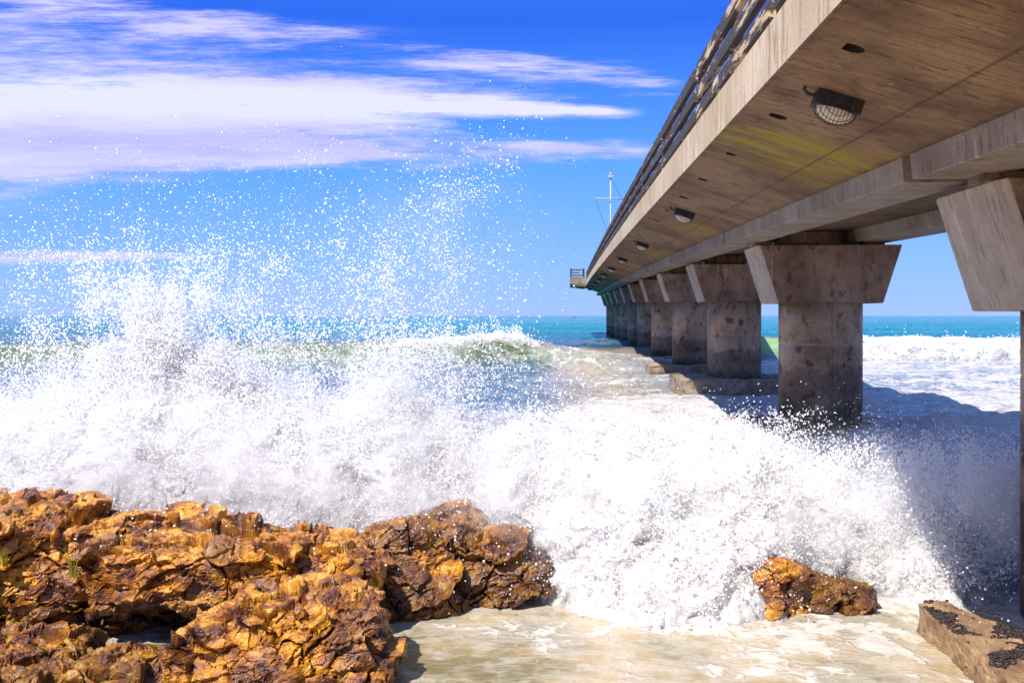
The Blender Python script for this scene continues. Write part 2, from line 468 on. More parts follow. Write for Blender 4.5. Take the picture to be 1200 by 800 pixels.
for a, b in zip(post_t, post_t[1:]):
    for z0, z1 in ((2.54, 2.70), (2.83, 2.99), (3.13, 3.31)):
        bm = bmesh.new(); add_sweep(bm, [(1.82, z0), (1.895, z0), (1.895, z1), (1.82, z1)], list(np.linspace(a + .14, b - .14, 4)), prof)
        bm_obj('rail', bm, M_rail, railing, bevel=.012)
for a in post_t:
    for s in (-.28, .28):
        bm = bmesh.new(); add_box(bm, (1.91, a + s - .06, prof(a) + 2.442), (2.03, a + s + .06, prof(a) + 3.30)); bm_obj('post', bm, M_post, railing, bevel=.01)
    mid = a + 2.57
    if mid < END: bm = bmesh.new(); add_box(bm, (1.91, mid - .06, prof(mid) + 2.442), (2.03, mid + .06, prof(mid) + 3.28)); bm_obj('post', bm, M_post, railing, bevel=.01)

# pier head: wider platform on the seaward end
bm = bmesh.new(); z0 = prof(END)
poly = [(.0, 103.5), (1.78, 103.5), (8.84, 103.5), (10.6, 103.5), (10.6, 116), (.0, 116)]
def prism(bm, poly, za, zb, inset=0):
    cx = sum(p[0] for p in poly) / len(poly); cy = sum(p[1] for p in poly) / len(poly)
    lo = [bm.verts.new((cx + (x - cx) * (1 - inset), cy + (y - cy) * (1 - inset), za)) for x, y in poly]; hi = [bm.verts.new((x, y, zb)) for x, y in poly]
    n = len(poly)
    for i in range(n): bm.faces.new((lo[i], lo[(i + 1) % n], hi[(i + 1) % n], hi[i]))
    bm.faces.new(lo[::-1]); bm.faces.new(hi)
prism(bm, [(0.1, 103.6), (1.795, 103.6), (1.795, 112.9), (0.1, 112.9)], z0 + 2.12, z0 + 2.92)
prism(bm, [(8.825, 103.6), (10.6, 103.6), (10.6, 112.9), (8.825, 112.9)], z0 + 2.12, z0 + 2.92)
prism(bm, [(.1, 113.02), (10.6, 113.02), (10.6, 118), (.1, 118)], z0 + 2.12, z0 + 2.92)
bm_obj('pier_head', bm, M_girder, pier)
bm = bmesh.new(); add_sweep(bm, [(.12, 2.116), (.5, 1.95), (1.795, 1.80), (1.795, 2.116)], [103.62, 112.9], lambda t: z0); bm_obj('pier_head_haunch', bm, M_soffit, pier)
for zz0, zz1 in ((3.02, 3.15), (3.30, 3.43), (3.58, 3.73)):
    bm = bmesh.new(); add_box(bm, (.12, 103.62, z0 + zz0), (1.70, 103.74, z0 + zz1)); bm_obj('rail', bm, M_rail, railing)
    bm = bmesh.new(); add_box(bm, (.12, 103.76, z0 + zz0), (.24, 117.5, z0 + zz1)); bm_obj('rail', bm, M_rail, railing)
for qx in (.2, 1.6):
    bm = bmesh.new(); add_box(bm, (qx - .08, 103.76, z0 + 2.925), (qx + .08, 103.9, z0 + 3.84)); bm_obj('post', bm, M_post, railing)

def to_world(x, t, z):
    return Matrix.Rotation(-AX, 3, 'Z') @ Vector((x, t, z))

# bulkhead lamps under the soffit
m = Mat('lamp_metal'); p = m.coords(); n_ = m.noise(m.scale(p, 14), 1, 5, .6)
m.set(Base_Color=m.mix(n_.ss(.5, .7), (.022, .02, .024), (.10, .05, .025)), Roughness=.6, Metallic=.0, Normal=m.bump(n_, .004, .6)); M_lamp = m.m
m = Mat('lamp_glass'); m.set(Base_Color=(.93, .84, .66), Roughness=.25); M_glass = m.m
m = Mat('lamp_wire'); m.set(Base_Color=(.10, .075, .06), Roughness=.55, Metallic=.5); M_wire = m.m
def make_lamp():
    root = empty('bulkhead_lamp')
    bm = bmesh.new(); add_box(bm, (-.22, -.10, -.15), (.22, .12, .0)); bm_obj('housing', bm, M_lamp, root, bevel=.018)
    bm = bmesh.new()
    for s in (-.12, .12):
        b2 = bmesh.new(); add_box(b2, (s - .02, -.135, -.13), (s + .02, -.103, -.03)); bm_obj('latch', b2, M_lamp, root)
    add_tube(bm, [(-.225, .02, -.06), (-.30, .02, -.06), (-.34, .02, -.03), (-.34, .02, .0)], .017, 8); bm_obj('conduit', bm, M_lamp, root)
    def dome(a, b, sx=.205, sy=.125, sz=.14): return (sx * math.sin(a) * math.cos(b), .0 + sy * math.sin(a) * math.sin(b), -.152 - sz * math.cos(a))
    bm = bmesh.new(); rings = []
    for i in range(1, 9): rings.append([bm.verts.new(dome(math.pi / 2 * i / 8, 2 * math.pi * k / 32, .19, .11, .12)) for k in range(32)])
    top = bm.verts.new(dome(0, 0, .19, .11, .12))
    for k in range(32): bm.faces.new((top, rings[0][k], rings[0][(k + 1) % 32]))
    for A, B in zip(rings, rings[1:]):
        for k in range(32): bm.faces.new((A[k], A[(k + 1) % 32], B[(k + 1) % 32], B[k]))
    bm_obj('lens', bm, M_glass, root, smooth=True)
    bm = bmesh.new()
    def surf(x, y):
        q = max(0.0, 1 - (x / .205) ** 2 - (y / .125) ** 2); return (x, y, -.152 - .14 * math.sqrt(q))
    for i in range(-5, 6):
        x = i * .037; L = .125 * math.sqrt(max(0, 1 - (x / .205) ** 2)); add_tube(bm, [surf(x, L * math.sin(j / 10 * math.pi / 2)) for j in range(-10, 11)], .0035, 5)
    for i in range(-3, 4):
        y = i * .036; L = .205 * math.sqrt(max(0, 1 - (y / .125) ** 2)); add_tube(bm, [surf(L * math.sin(j / 10 * math.pi / 2), y) for j in range(-10, 11)], .0035, 5)
    add_tube(bm, [(.208 * math.cos(2 * math.pi * k / 32), .128 * math.sin(2 * math.pi * k / 32), -.153) for k in range(33)], .006, 6)
    bm_obj('wire_cage', bm, M_wire, root)
    return root
def kids(o): return [c for c in bpy.data.objects if c.parent == o]
def copy_tree(o, parent=None):
    c = o.copy(); COL.objects.link(c)
    if parent is not None: c.parent = parent
    for ch in kids(o): copy_tree(ch, c)
    return c
lamp_labels = ['caged bulkhead lamp closest to the beach, large cream dome beside the yellow-green stain',
 'caged lamp under the pier, next one seaward of the big cream-domed lamp',
 'small dark lamp under the pier, third out from the beach',
 'small dark lamp under the pier, fourth out from the beach',
 'small dark lamp under the pier, fifth out from the beach',
 'small dark lamp under the pier, sixth out from the beach',
 'tiny dark lamp under the pier, seventh out from the beach',
 'tiny dark lamp under the pier, third in from the seaward end',
 'tiny dark lamp under the pier, next to last before the seaward end',
 'tiny dark lamp under the pier closest to the platform at its seaward end']
proto = make_lamp()
for i, lb in enumerate(lamp_labels):
    t = 8.5 + 11.1 * i
    if t > 110: break
    o = proto if i == 0 else copy_tree(proto)
    zs = prof(t) + 1.87 - (2.40 - 2.062) * (1.87 - 1.44) / (3.42 - 2.062) + .01
    o.location = to_world(2.40, t, zs - .006); o.rotation_euler = (0, R(17.5), -AX); o.scale = (.92, .92, .92)
    tag(o, lb, 'lamp', 'lamps under the pier deck')

# weather mast on the pier head
mast = empty('signal_mast', to_world(4.3, 98, prof(98) + 2.36)); tag(mast, 'thin white mast with crossarm and guy wires above the pier railing', 'mast')
Mw = Mat('white_metal').set(Base_Color=(.42, .44, .48), Roughness=.5).m
bm = bmesh.new(); add_tube(bm, [(0, 0, 0), (0, 0, 10.6)], .085, 12, [1.2, .75]); bm_obj('pole', bm, Mw, mast, smooth=True)
bm = bmesh.new(); add_tube(bm, [(-1.65, -.25, 8.45), (1.65, -.25, 8.45)], .06, 8); bm_obj('crossarm', bm, Mw, mast, smooth=True)
bm = bmesh.new(); add_box(bm, (-.28, -.2, 10.62), (.22, .2, 10.9)); add_tube(bm, [(0, 0, 10.95), (0, 0, 11.2)], .12, 8); bm_obj('beacon', bm, Mw, mast, bevel=.03)
bm = bmesh.new(); add_box(bm, (.12, -.35, 5.2), (.42, -.18, 6.0)); bm_obj('box', bm, Mw, mast, bevel=.02)
for s in (-1, 1):
    bm = bmesh.new(); add_tube(bm, [(1.65 * s, -.2, 8.4), (.15 * s, -.2, 4.5)], .02, 5); bm_obj('guy_wire', bm, M_wire, mast)
bm = bmesh.new(); add_tube(bm, [(.12, -.1, 10.4), (5.5, .2, .1)], .02, 5); bm_obj('guy_wire', bm, M_wire, mast)

# ------------------------------------------------------------------ sea
def poolbase(x, y):
    b = -.42 * (1 - sstep(9.6, 15.5, y))
    b += -.12 * sstep(3.2, 4.6, x) * (1 - sstep(10, 13, y))
    return b
def crestL(x): return 46 + .06 * x + .9 * pn(np.stack([x / 5, 0 * x + 3.3, 0 * x], 1))
def ampL(x): return interp(x, [-60, -34, -20, -8, -1.5, 0, 2.2, 4.5, 8, 12], [1.2, 1.3, 1.35, 1.4, 1.7, 1.65, 1.15, .75, .3, .0])
def crestR(x): return 53 - .03 * (x - 14) + .7 * pn(np.stack([x / 6, 0 * x + 8.3, 0 * x], 1))
def ampR(x): return interp(x, [8, 11, 14, 17, 30, 50, 80], [0, .9, 1.35, 1.35, 1.45, 1.3, 1.0])
ys = [2.5]
while ys[-1] < 16000: ys.append(ys[-1] * 1.0062 + .004)
ys = np.array(ys); us = np.linspace(-1, 1, 760); us = np.sign(us) * (np.abs(us) * .75 + np.abs(us) ** 3 * .85)
Yg, Ug = np.meshgrid(ys, us, indexing='ij'); y = Yg.ravel(); x = (Ug * (Yg + 1.5)).ravel()
P3 = np.stack([x, y, 0 * x], 1)
fade = np.exp(-y / 260)
h = poolbase(x, y)
chop = fbm(P3 * np.array([.55, .9, 1]), 5, .55); chop2 = fbm(P3 * np.array([1.6, 2.6, 1]) + 40, 3, .5)
calm = sstep(9, 16, y)
h += chop * (.05 + .17 * calm) * np.exp(-y / 900) + chop2 * (.018 + .05 * calm) * fade
sw = np.sin(y / 1.9 + 2.2 * pn(P3 * np.array([.05, .05, 1]) + 9)) * .5 + .5
h += calm * sw ** 3 * .22 * sstep(14, 30, y) * np.exp(-y / 700)
def ridge(yc, a, wf, wb):
    d = y - yc; return a * np.where(d < 0, np.exp(-(d / wf) ** 2), np.exp(-(d / wb) ** 2))
rL = ridge(crestL(x), ampL(x), 1.25, 3.6); rR = ridge(crestR(x), ampR(x), .7, 3.6)
h += rL + rR
r2 = ridge(60 + .12 * x + 1.3 * pn(P3 * .15), .55 * sstep(-40, -10, x), 1.6, 4); h += r2
for yc, a in ((82, .7), (120, .7), (175, .8), (260, .9)): h += ridge(yc + 4 * pn(P3 * .04 + yc), a * (.5 + .5 * pn(P3 * .02 + yc)), 4, 9)
# hump of the broken wave running under the pier
hump = np.exp(-((y - 19.5 - .15 * (x - 8)) / 2.0) ** 2) * sstep(5.5, 9.5, x) * .50; h += hump
h += .22 * np.exp(-((y - 15.5) / 4.0) ** 2) * sstep(-8, -4, x)
# foam cover: where broken water has been
fm = np.zeros_like(x)
ppx = x / y * F + 600                       # bearing, used as a measure along the shore
swash = sstep(29 + .0 * x, 23, y) * sstep(9.2, 11, y); swash *= .98
edge = interp(ppx, [-500, 300, 560, 640, 720, 800, 900, 980, 1300], [19, 19, 21.5, 25, 30, 33, 33, 22, 20]) + 2.5 * fbm(P3 * .22 + 5, 3)
fm = np.maximum(fm, sstep(edge + 2.5, edge - 2.5, y) * sstep(8.6, 10.2, y) * (.80 + .6 * fbm(P3 * np.array([.35, .6, 1]) + 51, 4)))
fm = np.maximum(fm, (.66 + .2 * fbm(P3 * np.array([.12, .3, 1]) + 7, 3)) * sstep(7, 10, x) * sstep(52.5, 51, y) * sstep(22, 26, y) + 0)
fm = np.maximum(fm, (.50 + .25 * fbm(P3 * np.array([.1, .25, 1]) + 2, 3)) * sstep(-3, 4, x) * sstep(11, 8.5, x) * sstep(26, 32, y) * sstep(64, 50, y))
fm = np.maximum(fm, .26 * sstep(70, 40, y) * sstep(18, 24, y))
pool = sstep(10.2, 9.0, y)
fm = np.maximum(fm, pool * (.26 + .22 * fbm(P3 * .9 + 11, 3) + .20 * sstep(.5, 2.6, x) + .36 * sstep(8.3, 9.5, y)))
front = (y < crestL(x)) & (rL > .05)
lip = (rL / np.maximum(ampL(x), .05))
fm = np.maximum(fm, sstep(.72, .95, lip) * (ampL(x) > .3) * sstep(4.5, -1, x) * sstep(-8, -4, x) * .95)
fm = np.maximum(fm, .50 * sstep(.1, .5, lip) * sstep(-.5, 2.5, x) * sstep(9, 5, x))
lipR = rR / np.maximum(ampR(x), .05); fm = np.maximum(fm, sstep(.15, .5, lipR) * sstep(15, 17, x))
fm = np.maximum(fm, .25 * sstep(60, 70, y) * sstep(120, 80, y) * (pn(P3 * np.array([.05, .2, 1])) > .1))
# water colour: sandy shallows, teal and blue outside; light through breaker faces painted green
def mixc(a, b, t): return a * (1 - t[:, None]) + b * t[:, None]
c_sand = np.array([.40, .30, .16]); c_brown = np.array([.36, .25, .13]); c_olive = np.array([.085, .125, .045]); c_blue = np.array([.018, .090, .155]); c_teal = np.array([.0, .20, .215]); c_deep = np.array([.0, .125, .175])
tint = np.tile(c_sand, (len(x), 1)); tint = mixc(tint, np.array([.21, .175, .085]), sstep(-.15, .25, fbm(P3 * .8 + 31, 3) + .35 * sstep(1.0, -1.0, x))); tint = mixc(tint, c_brown, sstep(9, 13, y))
tint = mixc(tint, c_blue, sstep(14, 24, y) * sstep(3.5, .0, x - .06 * y + 2.0) + 0)
tint = mixc(tint, np.array([.04, .12, .22]), sstep(14, 20, y) * sstep(3, 7, x))
tint = mixc(tint, c_sand * .8, .8 * sstep(7, 10, x) * sstep(34, 26, y) * sstep(15, 19, y))
tint = mixc(tint, c_brown, .8 * sstep(44, 50, y) * sstep(66, 58, y) * sstep(-2, 3, x) * sstep(14, 8, x))
tint = mixc(tint, c_blue, sstep(56, 72, y)); tint = mixc(tint, c_teal, sstep(70, 140, y)); tint = mixc(tint, c_deep, sstep(500, 2500, y))
tint = mixc(tint, c_deep * .5 + c_blue * .5, .8 * sstep(-5, -90, x / y * 100 + 0 * y) * sstep(55, 80, y))
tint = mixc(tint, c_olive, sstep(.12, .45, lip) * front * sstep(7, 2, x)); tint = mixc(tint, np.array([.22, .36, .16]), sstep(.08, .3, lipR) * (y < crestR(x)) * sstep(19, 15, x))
patch = fbm(P3 * np.array([.02, .12, 1]) + 3, 3); tint *= (1 + .35 * patch * sstep(60, 120, y))[:, None]

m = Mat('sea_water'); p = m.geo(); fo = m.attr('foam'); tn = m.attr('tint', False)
wp = m.vadd(p, m.noise(m.scale(p, (.9, .9, .3)), 1, 3, .6, col=True), 1.1)
wp = m.scale(wp, (.8, 1.0, .2))
v1 = m.voro(wp, 1.5, 'DISTANCE_TO_EDGE'); v2 = m.voro(m.vadd(wp, m.noise(m.scale(p, 3.0), 1, 3, col=True), .35), 4.2, 'DISTANCE_TO_EDGE')
nz = m.noise(m.scale(p, (.55, 1.3, .3)), 1, 9, .68)
near = m.sep(p)[1].ss(10.5, 9.0)
np_ = m.noise(m.vadd(m.scale(p, (2.3, 1.5, 1)), m.noise(m.scale(p, 1.5), 1, 3, .5, col=True), 2.4), 1.0, 5, .55)
nz = nz + (np_ - nz) * near; nf = m.noise(m.scale(p, (5, 7, 5)), 1, 5, .7)
lace = v1.ss(.20, .0) * .30 + v2.ss(.16, .0) * .24
val = fo * 1.18 + lace * .55 + (nz - .5) * 1.35 + (nf - .5) * .42 - .55
foam = val.ss(.12, .38)
thin = val.ss(-.25, .15) * .45
fsum = foam.max(thin)
fcol = m.mix(nf.ss(.3, .7), (.40, .37, .345), (.60, .585, .57))
fcol = m.mix((p and m.sep(p)[1]).ss(11.0, 8.0) * .5, fcol, (.64, .56, .44))
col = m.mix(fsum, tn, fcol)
m.set(Base_Color=col, Roughness=foam * .55 + .10, IOR=1.33, Specular_IOR_Level=(foam * -.15 + .32) * m.sep(p)[1].ss(260.0, 50.0).max(.30))
rip = m.noise(m.scale(p, (1.6, 3.4, 1)), 1, 6, .62); rip2 = m.noise(m.scale(p, (.12, .5, 1)), 1, 5, .6)
hgt = rip * (near * -.02 + .10) + rip2 * (near * -.4 + .5) + foam * nf * .03
m.set(Normal=m.bump(hgt, 1.0, .75)); M_sea = m.m
V = np.stack([x, y, h], 1)
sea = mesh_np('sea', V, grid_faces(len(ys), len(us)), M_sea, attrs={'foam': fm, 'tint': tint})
tag(sea, 'teal sea with sandy foam-streaked shallows reaching to the horizon', 'sea', kind='structure')
def sea_h(px_, py_):
    i = np.clip(np.searchsorted(ys, py_), 0, len(ys) - 1); j = np.clip(np.searchsorted(us, px_ / (py_ + 1.5)), 0, len(us) - 1)
    return h.reshape(len(ys), -1)[i, j]

# beach under and behind the photographer
m = Mat('beach_sand'); p = m.geo(); n_ = m.noise(m.scale(p, 2.0), 1, 8, .65)
m.set(Base_Color=m.mix(n_, (.42, .32, .20), (.55, .44, .29)), Roughness=.9, Normal=m.bump(n_, .05, .6))
gx, gy = np.meshgrid(np.linspace(-300, 300, 121), np.concatenate([np.linspace(-200, -10, 20), np.linspace(-9, 14, 60)])); gz = np.interp(gy, [-200, -8, 2.5, 6, 14], [3, .9, -.2, -.75, -1.6]) + .05 * fbm(np.stack([gx.ravel() * .3, gy.ravel() * .3, 0 * gx.ravel()], 1), 3).reshape(gx.shape)
beach = mesh_np('beach', np.stack([gx.ravel(), gy.ravel(), gz.ravel()], 1), grid_faces(gx.shape[0], gx.shape[1]), m.m)
tag(beach, 'pale wet sand of the beach sloping under the shallow water', 'beach', kind='structure')

# ------------------------------------------------------------------ rocks
m = Mat('golden_rock'); p = m.geo()
a = m.noise(m.scale(p, (1.3, 1.3, 2.2)), 1, 8, .65); b = m.noise(m.scale(p, (3.2, 3.2, 5), (4, 2, 1)), 1, 8, .68)
f = m.noise(m.scale(p, 24, (1, 2, 3)), 1, 6, .72); g = m.noise(m.scale(p, (5, 5, 5), (9, 2, 4)), 1, 5, .6)
c = m.ramp(b, [(.34, (.050, .012, .006)), (.43, (.20, .058, .008)), (.51, (.47, .175, .012)), (.60, (.70, .34, .022)), (.74, (.45, .17, .03))])
c = m.mix(a.ss(.53, .60) * .65, c, (.15, .060, .038))
c = m.mix(f.ss(.55, .70) * .55, c, (.085, .035, .018))
c = m.mix(f.ss(.42, .30) * .4, c, (.66, .38, .12))
c = m.mix(g.ss(.60, .68) * .5, c, (.17, .10, .12))
cell = m.voro(m.vadd(m.scale(p, (5, 5, 8)), m.noise(p, 6, 3, col=True), .6), 1.0, 'DISTANCE_TO_EDGE')
c = m.mix(cell.ss(.025, .0) * a.ss(.45, .6) * .5, c, (.03, .012, .006))
cr = m.attr('crack'); c = m.mix(cr * .8, c, (.022, .010, .006))
wet = m.attr('wet'); c = m.mix(wet * .95, c, m.mix(.68, c, (.022, .008, .006)))  # wet rock; on the small golden rock also its painted shade side
m.set(Base_Color=c, Roughness=(f * .45 + .08), Specular_IOR_Level=.6)
m.set(Normal=m.bump(b * .16 + f * .10 + cell.ss(0, .05) * .04 + m.noise(m.scale(p, 60), 1, 4, .7) * .05, .09, 1.0)); M_rock = m.m

def make_rock(name, blobs, label, voxel=.014, amp=1.0, wet=None, seed=0, rot=(0, 0, 0)):
    """blobs: (cx, cy, cz, sx, sy, sz, rz, squareness)"""
    bm = bmesh.new()
    for cx, cy, cz, sx, sy, sz, rz, sq in blobs:
        for v in bmesh.ops.create_icosphere(bm, subdivisions=4, radius=1.0)['verts']:
            q = v.co.copy(); L = max(abs(q.x), abs(q.y), abs(q.z)); q = q.lerp(q / L, sq)
            v.co = Matrix.Rotation(rz, 3, 'Z') @ Vector((q.x * sx, q.y * sy, q.z * sz)) + Vector((cx, cy, cz))
    me = bpy.data.meshes.new(name); bm.to_mesh(me); bm.free(); o = link(bpy.data.objects.new(name, me))
    rm = o.modifiers.new('r', 'REMESH'); rm.mode = 'VOXEL'; rm.voxel_size = voxel
    dg = bpy.context.evaluated_depsgraph_get(); me2 = bpy.data.meshes.new_from_object(o.evaluated_get(dg))
    o.modifiers.clear(); o.data = me2; me2.name = name
    n = len(me2.vertices); V = np.empty(n * 3, np.float32); me2.vertices.foreach_get('co', V); V = V.reshape(-1, 3).astype(float)
    # soft warp, then stepped, cracked blocks
    sd = np.array([seed * 3.7, seed * 1.9, seed * 5.1])
    def normals():
        me2.vertices.foreach_set('co', V.astype(np.float32).ravel()); me2.update()
        N = np.empty(n * 3, np.float32); me2.vertices.foreach_get('normal', N); return N.reshape(-1, 3)
    N = normals()
    V = V + N * (amp * .16 * fbm(V * 1.3 + sd, 4))[:, None]
    N = normals()
    tilt = np.array(Matrix.Rotation(R(14), 3, 'Y') @ Matrix.Rotation(R(-12), 3, 'X'))
    Q = V @ tilt.T + sd; Q = Q + .10 * np.stack([fbm(Q * 2.2, 3), fbm(Q * 2.2 + 9, 3), fbm(Q * 2.2 + 21, 3)], 1)
    disp = np.zeros(n); crack = np.zeros(n)
    for sc, A, cw, cd in (((1.5, 1.6, 2.7), .14, .025, .07), ((3.4, 3.8, 8.0), .062, .025, .045), ((9, 9, 20), .017, .03, .010), ((26, 26, 40), .0055, .0, .0)):
        f1, f2, rr, face = worley(Q * np.array(sc))
        disp += A * ((rr - .5) * .9 + face * (1.2 if A > .1 else .85))
        if cw:
            e = 1 - sstep(0, cw, f2 - f1); disp -= e * cd; crack = np.maximum(crack, e * (.9 if A > .1 else .6))
    disp += .010 * fbm(V * 9 + sd, 5, .65)
    V = V + N * (disp * amp)[:, None]
    me2.vertices.foreach_set('co', V.astype(np.float32).ravel()); me2.update()
    for p_ in (('crack', crack), ('wet', wet(V) if wet else 0 * crack)):
        at = me2.attributes.new(p_[0], 'FLOAT', 'POINT'); at.data.foreach_set('value', p_[1].astype(np.float32))
    me2.polygons.foreach_set('use_smooth', np.zeros(len(me2.polygons), bool))
    me2.materials.clear(); me2.materials.append(M_rock)
    tag(o, label, 'rock', 'golden rocks along the waterline'); return o
def wx(px_, d): return (px_ - 600) / F * d
def wz(py_, d): return CZ - (py_ - 370) / F * d
lowwet = lambda V: sstep(.05, -.35, V[:, 2] + .25 * fbm(V * 3, 3))
make_rock('rock', [(-5.0, 9.4, -.2, 1.15, .85, 1.05, .1, .45), (-4.2, 9.5, -.25, .75, .7, .95, .3, .45), (-3.1, 9.35, .22, 1.35, .82, .30, -.05, .5), (-2.2, 9.3, .16, .8, .68, .30, .1, .5), (-3.6, 9.75, -.5, 3.2, .45, .8, 0, .5), (-6.2, 9.3, -.3, 1.2, .9, 1.2, 0, .4)],
          'long golden rock ridge on the left with the wave bursting behind it', wet=lambda V: sstep(.25, -.15, V[:, 2] + .3 * fbm(V * 2.2, 3)) * .85, seed=1)
make_rock('rock', [(-1.75, 8.15, -.30, .72, .62, .62, .15, .55), (-2.25, 8.0, -.45, .6, .6, .62, -.1, .5), (-1.35, 8.0, -.75, .42, .5, .55, 0, .5)],
          'squarish wet golden rock standing in front of the long ridge beside the sandy pool', wet=lambda V: sstep(.0, -.5, V[:, 2] + .4 * fbm(V * 2.4, 3)) * .8, seed=2)
make_rock('rock', [(-3.3, 7.9, -.72, .55, .5, .46, .3, .5), (-4.2, 7.7, -.78, .7, .55, .55, -.2, .5), (-2.95, 7.35, -.85, .7, .5, .42, .1, .5), (-5.2, 7.6, -.6, .9, .7, .6, 0, .5), (-3.7, 7.1, -1.0, 1.4, .5, .45, 0, .5), (-4.0, 7.9, -.95, 1.5, .6, .42, 0, .5), (-4.5, 8.25, -.62, .85, .5, .46, 0, .5)],
          'low broken brown and gold rock at the bottom left corner', wet=lambda V: sstep(.15, -.5, V[:, 2] + .6 * fbm(V * 2.0, 3)) * .85, seed=3)
make_rock('rock', [(-.95, 10.25, -.35, .72, .50, .88, .0, .45), (-.2, 10.2, -.5, .62, .45, .74, .2, .45), (-1.5, 10.2, -.5, .5, .5, .75, -.2, .45)],
          'dark wet reddish brown rock half veiled by falling spray, past the golden block', wet=lambda V: .55 + .45 * sstep(.5, -.2, V[:, 2] + .4 * fbm(V * 2.5, 3)), seed=4)
make_rock('rock', [(2.72, 9.78, -.50, .36, .34, .62, .45, .5), (3.05, 9.9, -.58, .48, .34, .54, .1, .5), (3.42, 10.0, -.66, .42, .3, .48, 0, .5)],
          'small bright golden rock in the foam between the breaking wave and the mussel slab', amp=.6, voxel=.010, wet=lambda V: sstep(2.85, 3.1, V[:, 0] + .2 * fbm(V * 3, 3)) * .95, seed=5)  # right part painted dark as the side away from the sun
make_rock('rock', [(-3.13, 7.05, -.46, .17, .14, .15, .3, .35)], 'small rounded yellow stone on the broken rock at the picture bottom', amp=.25, voxel=.008, seed=6)

# tufts of weed growing on the ridge
m = Mat('weed').set(Base_Color=(.42, .36, .02), Roughness=.5); M_weed = m.m
def weed(loc, hgt, label):
    root = empty('weed_tuft', loc); tag(root, label, 'weed', 'weed on the rock ridge')
    bm = bmesh.new()
    for i in range(9):
        a = random.uniform(0, 6.28); r = random.uniform(0, .035); ln = hgt * random.uniform(.5, 1.0); le = random.uniform(-.7, .7)
        add_tube(bm, [(r * math.cos(a), r * math.sin(a), -.05), (r * math.cos(a) + le * ln * .4, r * math.sin(a) - .02, ln * .55), (r * math.cos(a) + le * ln, r * math.sin(a) - .05, ln)], .006, 4, [1, .8, .2])
    bm_obj('blades', bm, M_weed, root)
weed((-4.02, 8.62, .30), .26, 'taller yellow-green weed tuft growing from a cleft in the rock ridge')
weed((-4.62, 8.55, .42), .15, 'short yellow-green weed tuft near the top left peak of the ridge')

# mussel-covered slab at the foot of the closest pillar
slab_poly = [(3.84, 6.2), (4.02, 9.3), (4.36, 9.42), (4.62, 8.4), (4.85, 7.4), (4.95, 6.2)]
bm = bmesh.new(); prism(bm, slab_poly, -1.3, -.20, -.06)
bmesh.ops.triangulate(bm, faces=bm.faces); me = bpy.data.meshes.new('foundation_slab'); bm.to_mesh(me); bm.free()
slab = link(bpy.data.objects.new('foundation_slab', me)); rm = slab.modifiers.new('r', 'REMESH'); rm.mode = 'VOXEL'; rm.voxel_size = .02
me2 = bpy.data.meshes.new_from_object(slab.evaluated_get(bpy.context.evaluated_depsgraph_get())); slab.modifiers.clear(); slab.data = me2
n = len(me2.vertices); V = np.empty(n * 3, np.float32); me2.vertices.foreach_get('co', V); V = V.reshape(-1, 3).astype(float); N = np.empty(n * 3, np.float32); me2.vertices.foreach_get('normal', N); N = N.reshape(-1, 3)
f1, f2, rr, fc_ = worley(V * 7); V += N * (.05 * fbm(V * 2.5, 4) + .03 * (rr - .5) + .018 * fbm(V * 14, 4, .65))[:, None]
me2.vertices.foreach_set('co', V.astype(np.float32).ravel()); me2.update(); me2.materials.clear()
m = Mat('slab_concrete'); p = m.geo(); a = m.noise(m.scale(p, 3), 1, 8, .7); b = m.noise(m.scale(p, 40), 1, 4, .7)
c = m.ramp(a, [(.3, (.09, .046, .022)), (.5, (.30, .18, .09)), (.7, (.46, .31, .165))]); c = m.mix(b.ss(.55, .68) * .6, c, (.10, .06, .04))
m.set(Base_Color=c, Roughness=.6, Normal=m.bump(a * .3 + b * .2, .08, .9)); me2.materials.append(m.m)
tag(slab, 'rough sandy concrete slab with dark mussels at the foot of the closest pillar', 'slab')
# mussels
bmm = bmesh.new(); bmesh.ops.create_icosphere(bmm, subdivisions=2, radius=1); bmm.verts.ensure_lookup_table()
BV = np.array([v.co for v in bmm.verts]); BF = np.array([[v.index for v in f_.verts] for f_ in bmm.faces]); bmm.free()
VV, FF = [], []; cnt = 0; tops = V[N[:, 2] > .7]
clus = fbm(np.stack([tops[:, 0] * 2.6, tops[:, 1] * 2.6, 0 * tops[:, 0]], 1), 3)
pr = sstep(.08, .30, clus + .5 * (tops[:, 0] - 4.15)) ; pick = rng.random(len(tops)) < pr * .8
for q in tops[pick]:
    Rm = np.array(Matrix.Rotation(random.uniform(0, 6.28), 3, 'Z') @ Matrix.Rotation(random.uniform(-.6, .6), 3, 'X')); s = random.uniform(.6, 1.25)
    W_ = BV * np.array([.021, .012, .011]) * s; W_[:, 1] *= 1 + .5 * np.sign(W_[:, 0]) * .4
    VV.append(W_ @ Rm.T + q + np.array([0, 0, .008])); FF.append(BF + cnt * len(BV)); cnt += 1
m = Mat('mussel_shell').set(Base_Color=(.026, .015, .013), Roughness=.45)
mu = mesh_np('mussels', np.concatenate(VV), np.concatenate(FF), m.m); tag(mu, 'dark mussels clustered over the top of the sandy slab', 'mussels', kind='stuff')

